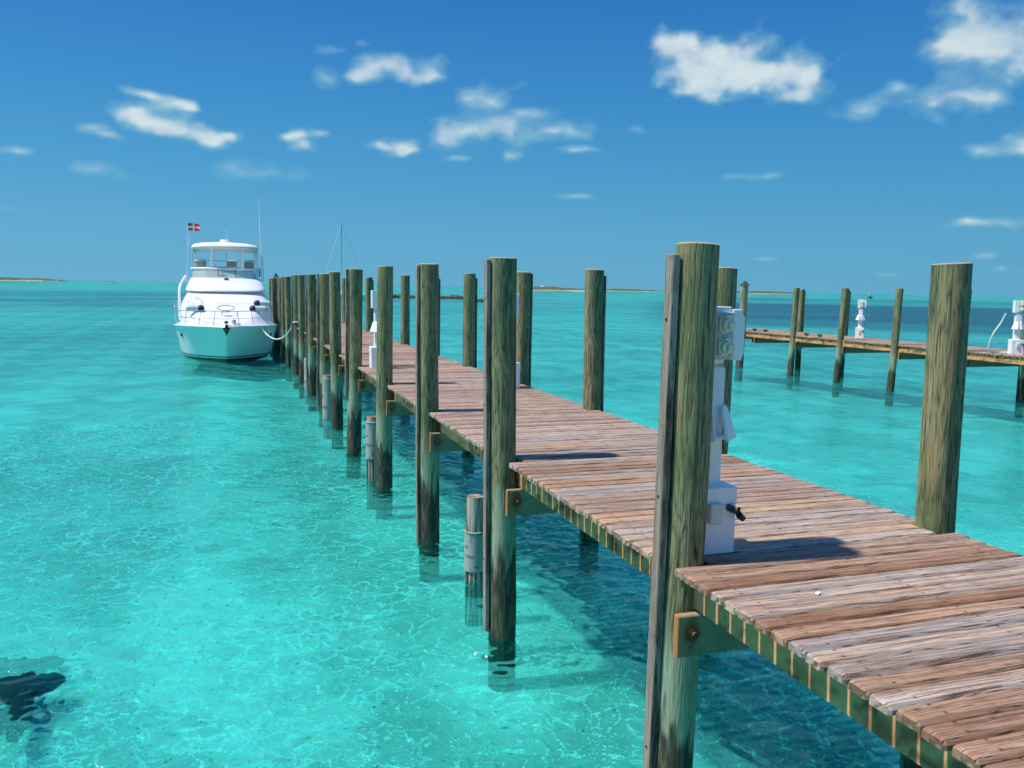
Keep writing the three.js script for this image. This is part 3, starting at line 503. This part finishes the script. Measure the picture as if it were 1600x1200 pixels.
  part(o, 'radar_dome', [cyl(0.32, 0.26, 0.14, 0.05, 5.25, -3.0, 22), cyl(0.012, 0.012, 0.45, 0.09, 5.5, -3.0, 6), cyl(0.03, 0.03, 0.06, 0.09, 5.72, -3.0, 8)], canvas);
  part(o, 'helm_console', box(0.9, 0.5, 0.4, -0.5, 3.75, -2.4, 0.05), gel);
  for (const [x, z] of [[-1.15, -2.9], [1.1, -2.9], [0.3, -3.6]]) part(o, 'bridge_seat', [box(0.5, 0.16, 0.5, x, 3.85, z, 0.05), box(0.5, 0.5, 0.14, x, 4.1, z - 0.25, 0.05)], beige);
  part(o, 'search_light', [box(0.20, 0.07, 0.12, 0.03, 3.40, -0.95, 0.02), box(0.05, 0.12, 0.06, -0.03, 3.30, -0.82, 0.01), box(0.05, 0.12, 0.06, 0.1, 3.30, -0.82, 0.01)], black);
  // pulpit rail
  { const rail = (h, inset) => { const p = []; for (let i = -20; i <= 20; i++) { const a = 0.012 + Math.pow(Math.abs(i) / 20, 1.5) * 0.36, [x, y, z] = hull(a, yg(a)); p.push([Math.sign(i) * Math.max(0, x - inset), y + h, z - inset]); } return p; };
    part(o, 'pulpit_rail', tube(rail(0.62, 0.16), 0.015, 90, 6), steel); part(o, 'mid_rail', tube(rail(0.33, 0.12), 0.009, 90, 5), steel);
    for (const i of [-18, -13, -8.5, -4.5, 4.5, 8.5, 13, 18]) { const a = 0.012 + Math.pow(Math.abs(i) / 20, 1.5) * 0.36, [x, y, z] = hull(a, yg(a)); part(o, 'stanchion', tube([[Math.sign(i) * (x - 0.08), y + 0.02, z - 0.08], [Math.sign(i) * (x - 0.16), y + 0.62, z - 0.16]], 0.012, 2, 5), steel); } }
  part(o, 'anchor', [box(0.10, 0.10, 0.5, 0, 1.53, 6.45, 0.02), at(new THREE.ConeGeometry(0.16, 0.32, 5), 0.0, 1.28, 6.62, Math.PI + 0.5), box(0.14, 0.10, 0.16, 0, 1.66, 6.25, 0.03)], black);
  part(o, 'windlass', [cyl(0.1, 0.08, 0.16, 0.28, 1.66, 5.7, 12), box(0.3, 0.05, 0.16, 0.4, 1.57, 5.75, 0.02)], beige);
  part(o, 'deck_hatch', [at(new THREE.TorusGeometry(0.33, 0.014, 8, 30), 0.0, 2.16, 3.9, Math.PI / 2 + 0.3), box(0.3, 0.03, 0.10, -0.02, 2.0, 4.15, 0.01)], black);
  part(o, 'coiled_line', [at(new THREE.TorusGeometry(0.30, 0.012, 6, 30), -1.22, 2.28, 3.2, 0.2), at(new THREE.TorusGeometry(0.24, 0.012, 6, 30), -1.15, 2.26, 3.25, 0.1, 0.9)], steel);
  for (const [x, y, z, s] of [[-1.28, 2.12, 3.55, 1], [1.55, 2.34, 2.8, -1], [1.35, 2.12, 3.4, -1]]) { const f = part(o, 'fender', [at(new THREE.CapsuleGeometry(0.13, 0.42, 6, 14), x, y, z, 0, 0, Math.PI / 2)], mint); part(f, 'fender_end', at(new THREE.SphereGeometry(0.15, 16, 12), x + s * 0.26, y, z + 0.02), navy); }
  for (const s of [-1, 1]) { const [x, y, z] = hull(0.24, 1.0); part(o, 'port_light', at(new THREE.SphereGeometry(0.17, 14, 10).scale(0.3, 0.5, 1.0), s * (x - 0.01), 1.0, z, 0, s * -0.3, s * -0.3), black); }
  part(o, 'side_door_frame', [tube([[-2.0, 1.5, 0.2], [-2.02, 2.9, -0.4], [-1.8, 3.5, -1.4]], 0.06, 14, 6)], gel);
  part(o, 'boarding_rail', [tube([[-2.1, 1.3, 1.6], [-2.16, 2.15, 1.4], [-2.12, 2.3, 0.4], [-2.1, 1.4, 0.3]], 0.02, 30, 6)], steel);
  for (const [a, b] of [[[1.72, 3.3, -3.2], [1.66, 7.5, -3.6]], [[1.80, 3.3, -3.0], [1.76, 5.2, -3.2]]]) part(o, 'antenna', tube([a, b], 0.018, 2, 6), canvas);
  part(o, 'antenna_base', box(0.06, 0.45, 0.06, 1.62, 3.75, -3.0, 0.01), black);
  part(o, 'cockpit_deck', box(4.0, 0.1, 2.2, 0, 1.2, -5.5, 0.02), gel);
  // ensign on its staff
  part(o, 'flag_staff', tube([[-1.82, 3.2, -3.5], [-1.72, 6.12, -3.5]], 0.018, 2, 6), canvas); part(o, 'staff_brace', tube([[-1.86, 3.2, -3.2], [-1.66, 5.5, -3.45]], 0.01, 2, 5), canvas);
  const fc = document.createElement('canvas'); fc.width = 128; fc.height = 72; const x = fc.getContext('2d');
  x.fillStyle = '#f0243f'; x.fillRect(0, 0, 128, 72); x.fillStyle = '#f4f0ee'; x.fillRect(52, 0, 14, 72); x.fillRect(0, 29, 128, 14); x.fillStyle = '#123a44'; x.fillRect(0, 0, 52, 29); x.fillStyle = '#3aa0b0'; x.fillRect(18, 10, 34, 9); x.fillStyle = '#0c1418'; x.beginPath(); x.moveTo(0, 0); x.lineTo(24, 14.5); x.lineTo(0, 29); x.fill();
  const ft = new THREE.CanvasTexture(fc); ft.colorSpace = THREE.SRGBColorSpace;
  const fg = new THREE.PlaneGeometry(0.62, 0.36, 12, 4), fp = fg.attributes.position; for (let i = 0; i < fp.count; i++) { const s = fp.getX(i) / 0.62 + 0.5; fp.setZ(i, 0.05 * Math.sin(s * 7) * s); fp.setY(i, fp.getY(i) - 0.05 * s * s); } fg.computeVertexNormals();
  part(o, 'ensign', fg, new THREE.MeshPhysicalMaterial({ map: ft, roughness: 1, side: THREE.DoubleSide, transmission: 0.4, thickness: 0 }), [-1.43, 5.92, -3.42], [0, -0.45, 0]);
  const rope = lit(new THREE.Mesh(tube([[-1.05, 1.42, -36.9], [-0.85, 1.12, -36.4], [-0.55, 0.98, -35.4], [-0.32, 1.15, -34.0], [-0.16, 1.5, -32.6], [-0.13, 1.78, -31.75], [-0.05, 1.84, -31.5], [0.12, 1.82, -31.62]], 0.026, 60, 7), std(0.75, 0.74, 0.70, 0.8)));
  rope.name = 'mooring_rope'; rope.userData = { label: 'white mooring rope sagging from the yacht bow to a piling', category: 'rope' }; scene.add(rope);
}

// ---------------------------------------------------------------- sailing boats, islands, rocks
function sailboat(label, x, z, turn, s, hullColor) {
  const o = thing('sailboat', label, 'sailboat', [x, 0, z]); o.rotation.y = turn; o.scale.setScalar(s);
  const m = std(...hullColor, 0.35), white = std(0.8, 0.8, 0.79, 0.4), wire = std(0.5, 0.52, 0.54, 0.4), blue = std(0.03, 0.05, 0.12, 0.7);
  const rows = [-0.35, 0, 0.5, 1.05].map((y, k) => { const row = []; for (let i = -16; i <= 16; i++) { const a = Math.abs(i) / 16, w = [0.5, 0.85, 0.97, 1][k] * 1.75 * Math.pow(Math.sin(Math.min(1, a * 0.62 + 0.0) * Math.PI * 0.92), 0.85); row.push([lerp(6 - (1 - k / 3) * 1.0, -5.6, a), y + (k === 3 ? 0.25 * (1 - a) * (1 - a) : 0), Math.sign(i) * w]); } return row; });
  part(o, 'hull', loft(rows), m);
  part(o, 'deck', box(10.2, 0.12, 2.6, -0.4, 1.08, 0, 0.05), white); part(o, 'cabin', box(4.2, 0.55, 1.9, 0.6, 1.35, 0, 0.15), white); part(o, 'cockpit_canopy', box(1.9, 0.9, 2.1, -2.4, 1.7, 0, 0.25), blue);
  part(o, 'mast', cyl(0.10, 0.08, 16.2, 0.9, 9.2, 0, 8), wire); part(o, 'boom', [at(new THREE.CylinderGeometry(0.09, 0.09, 4.8, 8), -1.5, 2.9, 0, 0, 0, Math.PI / 2), at(new THREE.CapsuleGeometry(0.2, 4.2, 4, 10), -1.5, 3.15, 0, 0, 0, Math.PI / 2)], blue);
  part(o, 'furled_jib', tube([[5.8, 1.4, 0], [0.98, 16.9, 0]], 0.085, 2, 6), white); part(o, 'backstay', tube([[-5.5, 1.2, 0], [0.85, 17.2, 0]], 0.022, 2, 4), wire); part(o, 'spreader', box(0.08, 0.06, 2.2, 0.9, 9.8, 0, 0.02), wire);
}
sailboat('grey masted sailboat anchored behind the pilings of the long pier', 23.6, -198.3, Math.PI - 0.12, 1.0, [0.55, 0.56, 0.56]);
sailboat('tiny distant sailboat under bare masts on the right horizon', 527, -600, 0.9, 1.05, [0.05, 0.06, 0.08]);
function island(xa, za, xb, zb, depth, hmax, label, sandH, s) {
  const L = Math.hypot(xb - xa, zb - za), nx = 90, nz = 14, pos = [], col = [], idx = [];
  for (let j = 0; j <= nz; j++) for (let i = 0; i <= nx; i++) {
    const t = i / nx, q = j / nz, e = Math.pow(Math.sin(Math.PI * t), 0.45) * Math.sin(Math.PI * q), n = fbm(t * L * 0.012 + s, q * 3 + s, 4), tree = vnoise(i * 0.9 + s, j * 0.9) * 0.25;
    const h = -0.6 + hmax * Math.pow(e, 0.6) * (0.28 + 1.1 * sst(0.34, 0.66, n) + tree * (n > 0.4 ? 1 : 0)), k = sst(sandH, sandH + 0.9, h + (tree - 0.1));
    pos.push(lerp(xa, xb, t) + (zb - za) / L * depth * (q - 0.5) * -1, h, lerp(za, zb, t) + (xb - xa) / L * depth * (q - 0.5) * -1);
    col.push(...mix3([0.52, 0.46, 0.34], mix3([0.05, 0.075, 0.03], [0.10, 0.11, 0.05], tree * 4), k));
  }
  for (let j = 0; j < nz; j++) for (let i = 0; i < nx; i++) { const a = j * (nx + 1) + i, b = a + 1, c = a + nx + 1, e = c + 1; idx.push(a, b, c, b, e, c); }
  const g = new THREE.BufferGeometry(); g.setAttribute('position', new THREE.Float32BufferAttribute(pos, 3)); g.setAttribute('color', new THREE.Float32BufferAttribute(col, 3)); g.setIndex(idx); g.computeVertexNormals();
  const m = structure(numbered('island'), g, islandMat); m.userData.label = label; m.userData.category = 'island';
}
const islandMat = new THREE.MeshStandardMaterial({ vertexColors: true, roughness: 0.95, side: THREE.DoubleSide });
island(-648, -2518, -420, -2566, 90, 6.0, 'low green island with a pale beach on the left horizon', 0.5, 1);
island(-346, -2577, -298, -2583, 40, 3.0, 'tiny dark islet on the horizon left of the yacht', -0.1, 5);
island(484, -1419, 584, -1380, 60, 5.0, 'low sandy islet with a white house near the middle of the horizon', 0.9, 9);
island(800, -2050, 1040, -1938, 90, 4.6, 'long low dark cay on the middle horizon', 0.1, 13);
island(1180, -1850, 1320, -1760, 70, 5.0, 'low dark cay on the horizon by the capped post', 0.1, 17);
{
  const h = thing('house', 'small white house on the low sandy islet', 'house', [524, 2.2, -1403]); h.rotation.y = -0.35;
  part(h, 'wall', box(10, 4, 7, 0, 2, 0, 0.05), std(0.8, 0.8, 0.78, 0.8)); part(h, 'roof', at(new THREE.CylinderGeometry(0.3, 5.2, 2.2, 4), 0, 5.1, 0, 0, 0.785, 0).scale(1.35, 1, 1), std(0.62, 0.64, 0.66, 0.7));
}
{
  const list = [], rock = (x, z, r) => { const g = new THREE.IcosahedronGeometry(r, 1), p = g.attributes.position; for (let i = 0; i < p.count; i++) { const k = 0.75 + 0.5 * vnoise(p.getX(i) / r * 1.7 + x, p.getY(i) / r * 1.7 + z + p.getZ(i) / r); p.setXYZ(i, p.getX(i) * k * 1.3, p.getY(i) * k * 0.7, p.getZ(i) * k); } g.computeVertexNormals(); list.push(g.translate(x, r * 0.22, z)); };
  for (let i = 0; i < 90; i++) { const t = i / 89; rock(lerp(39, 62.5, t) + rr(-0.3, 0.3), lerp(-247, -241.5, t) + rr(-0.8, 0.8), rr(0.4, 0.95)); }
  const m = lit(new THREE.Mesh(mergeGeometries(list), std(0.10, 0.075, 0.05, 0.95))); m.name = 'rock_breakwater'; m.userData = { label: 'long low line of brown rocks in the water behind the pilings', category: 'rocks' }; scene.add(m);
  list.length = 0; for (let i = 0; i < 9; i++) rock(54.4 + rr(-1.1, 1.1), -191.8 + rr(-0.6, 0.6), rr(0.35, 0.75));
  const m2 = lit(new THREE.Mesh(mergeGeometries(list), std(0.09, 0.07, 0.05, 0.95))); m2.name = 'rock_islet'; m2.userData = { label: 'small separate clump of brown rocks in the water between two pilings', category: 'rocks' }; scene.add(m2);
}

// ---------------------------------------------------------------- on the seabed
{
  const n = 90, pos = [0, 0.1, 0], idx = [], rad = (a) => { const arm = (c, l, p) => l * Math.pow(Math.max(0, Math.cos(a - c)), p); return 0.24 + arm(0.25, 0.42, 10) + arm(3.1, 0.7, 7) + arm(5.0, 0.62, 12) + arm(1.9, 0.14, 5) + 0.10 * (fbm(Math.cos(a) * 3 + 9, Math.sin(a) * 3 + 4, 3) - 0.5); };
  for (const [f, h] of [[0.55, 0.15], [0.85, 0.08], [1, 0.0]]) for (let i = 0; i < n; i++) { const a = i / n * 6.2832, r = rad(a) * f * (f > 0.9 ? 1 + 0.12 * (hash(i, 3) - 0.5) : 1); pos.push(Math.cos(a) * r * 0.56, h * 0.6 + 0.03 * hash(i, Math.round(f * 9)), -Math.sin(a) * r * 1.3); }
  for (let i = 0; i < n; i++) { const j = (i + 1) % n; idx.push(0, 1 + i, 1 + j); for (const k of [0, n]) idx.push(1 + k + i, 1 + k + n + i, 1 + k + n + j, 1 + k + i, 1 + k + n + j, 1 + k + j); }
  const g = new THREE.BufferGeometry(); g.setAttribute('position', new THREE.Float32BufferAttribute(pos, 3)); g.setIndex(idx); g.computeVertexNormals();
  const m = lit(new THREE.Mesh(g, std(0.012, 0.016, 0.018, 0.9))); m.name = 'dark_ragged_clump'; m.scale.setScalar(0.82); m.position.set(-4.08, -0.33, -7.85); m.userData = { label: 'dark ragged clump drifting under the surface in the bottom left corner', category: 'seaweed' }; scene.add(m);  // flat dark ragged shape held just below the surface
  // caustic light imitated by pale chips laid in wavering lines, plus loose shell bits: small chips with a real thickness
  const P = [], C = [], cell = (i, j) => [i + hash(i * 3 + 1, j), j + hash(i, j * 5 + 2)];
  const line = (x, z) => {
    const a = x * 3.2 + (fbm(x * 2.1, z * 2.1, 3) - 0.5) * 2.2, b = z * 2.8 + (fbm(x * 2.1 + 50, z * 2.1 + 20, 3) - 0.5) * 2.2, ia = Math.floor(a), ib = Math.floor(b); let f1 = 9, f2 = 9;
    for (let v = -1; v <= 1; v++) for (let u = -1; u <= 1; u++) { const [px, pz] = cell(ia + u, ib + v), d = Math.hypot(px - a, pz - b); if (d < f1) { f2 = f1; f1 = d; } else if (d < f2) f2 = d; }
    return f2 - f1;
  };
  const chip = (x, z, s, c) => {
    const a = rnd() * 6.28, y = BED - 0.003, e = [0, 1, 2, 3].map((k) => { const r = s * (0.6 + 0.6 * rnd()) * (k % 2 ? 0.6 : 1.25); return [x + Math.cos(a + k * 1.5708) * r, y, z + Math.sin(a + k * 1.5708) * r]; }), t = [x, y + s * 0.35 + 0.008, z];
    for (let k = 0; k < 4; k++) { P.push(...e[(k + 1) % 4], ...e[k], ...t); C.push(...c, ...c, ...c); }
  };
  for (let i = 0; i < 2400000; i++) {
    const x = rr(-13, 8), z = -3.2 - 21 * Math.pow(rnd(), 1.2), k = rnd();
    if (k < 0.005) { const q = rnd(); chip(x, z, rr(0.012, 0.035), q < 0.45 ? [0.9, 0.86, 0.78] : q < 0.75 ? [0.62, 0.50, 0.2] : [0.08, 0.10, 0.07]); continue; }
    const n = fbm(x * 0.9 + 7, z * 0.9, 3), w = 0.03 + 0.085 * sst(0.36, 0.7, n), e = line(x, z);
    if (e < w && rnd() < 0.95 - e / w * 0.7) chip(x, z, rr(0.011, 0.024), [0.97, 0.95, 0.90]);  // near-white chips along the net stand in for focused sunlight
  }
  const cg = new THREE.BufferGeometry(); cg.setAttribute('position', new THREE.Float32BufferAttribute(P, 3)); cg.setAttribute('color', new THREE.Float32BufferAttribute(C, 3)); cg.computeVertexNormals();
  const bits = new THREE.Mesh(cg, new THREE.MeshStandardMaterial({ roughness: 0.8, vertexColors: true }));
  bits.name = 'caustic_chips'; bits.userData = { kind: 'stuff', label: 'pale chips in a net imitating caustic light, with loose shell bits, on the seabed', category: 'shells' }; scene.add(lit(bits));
}
renderer.render(scene, camera);
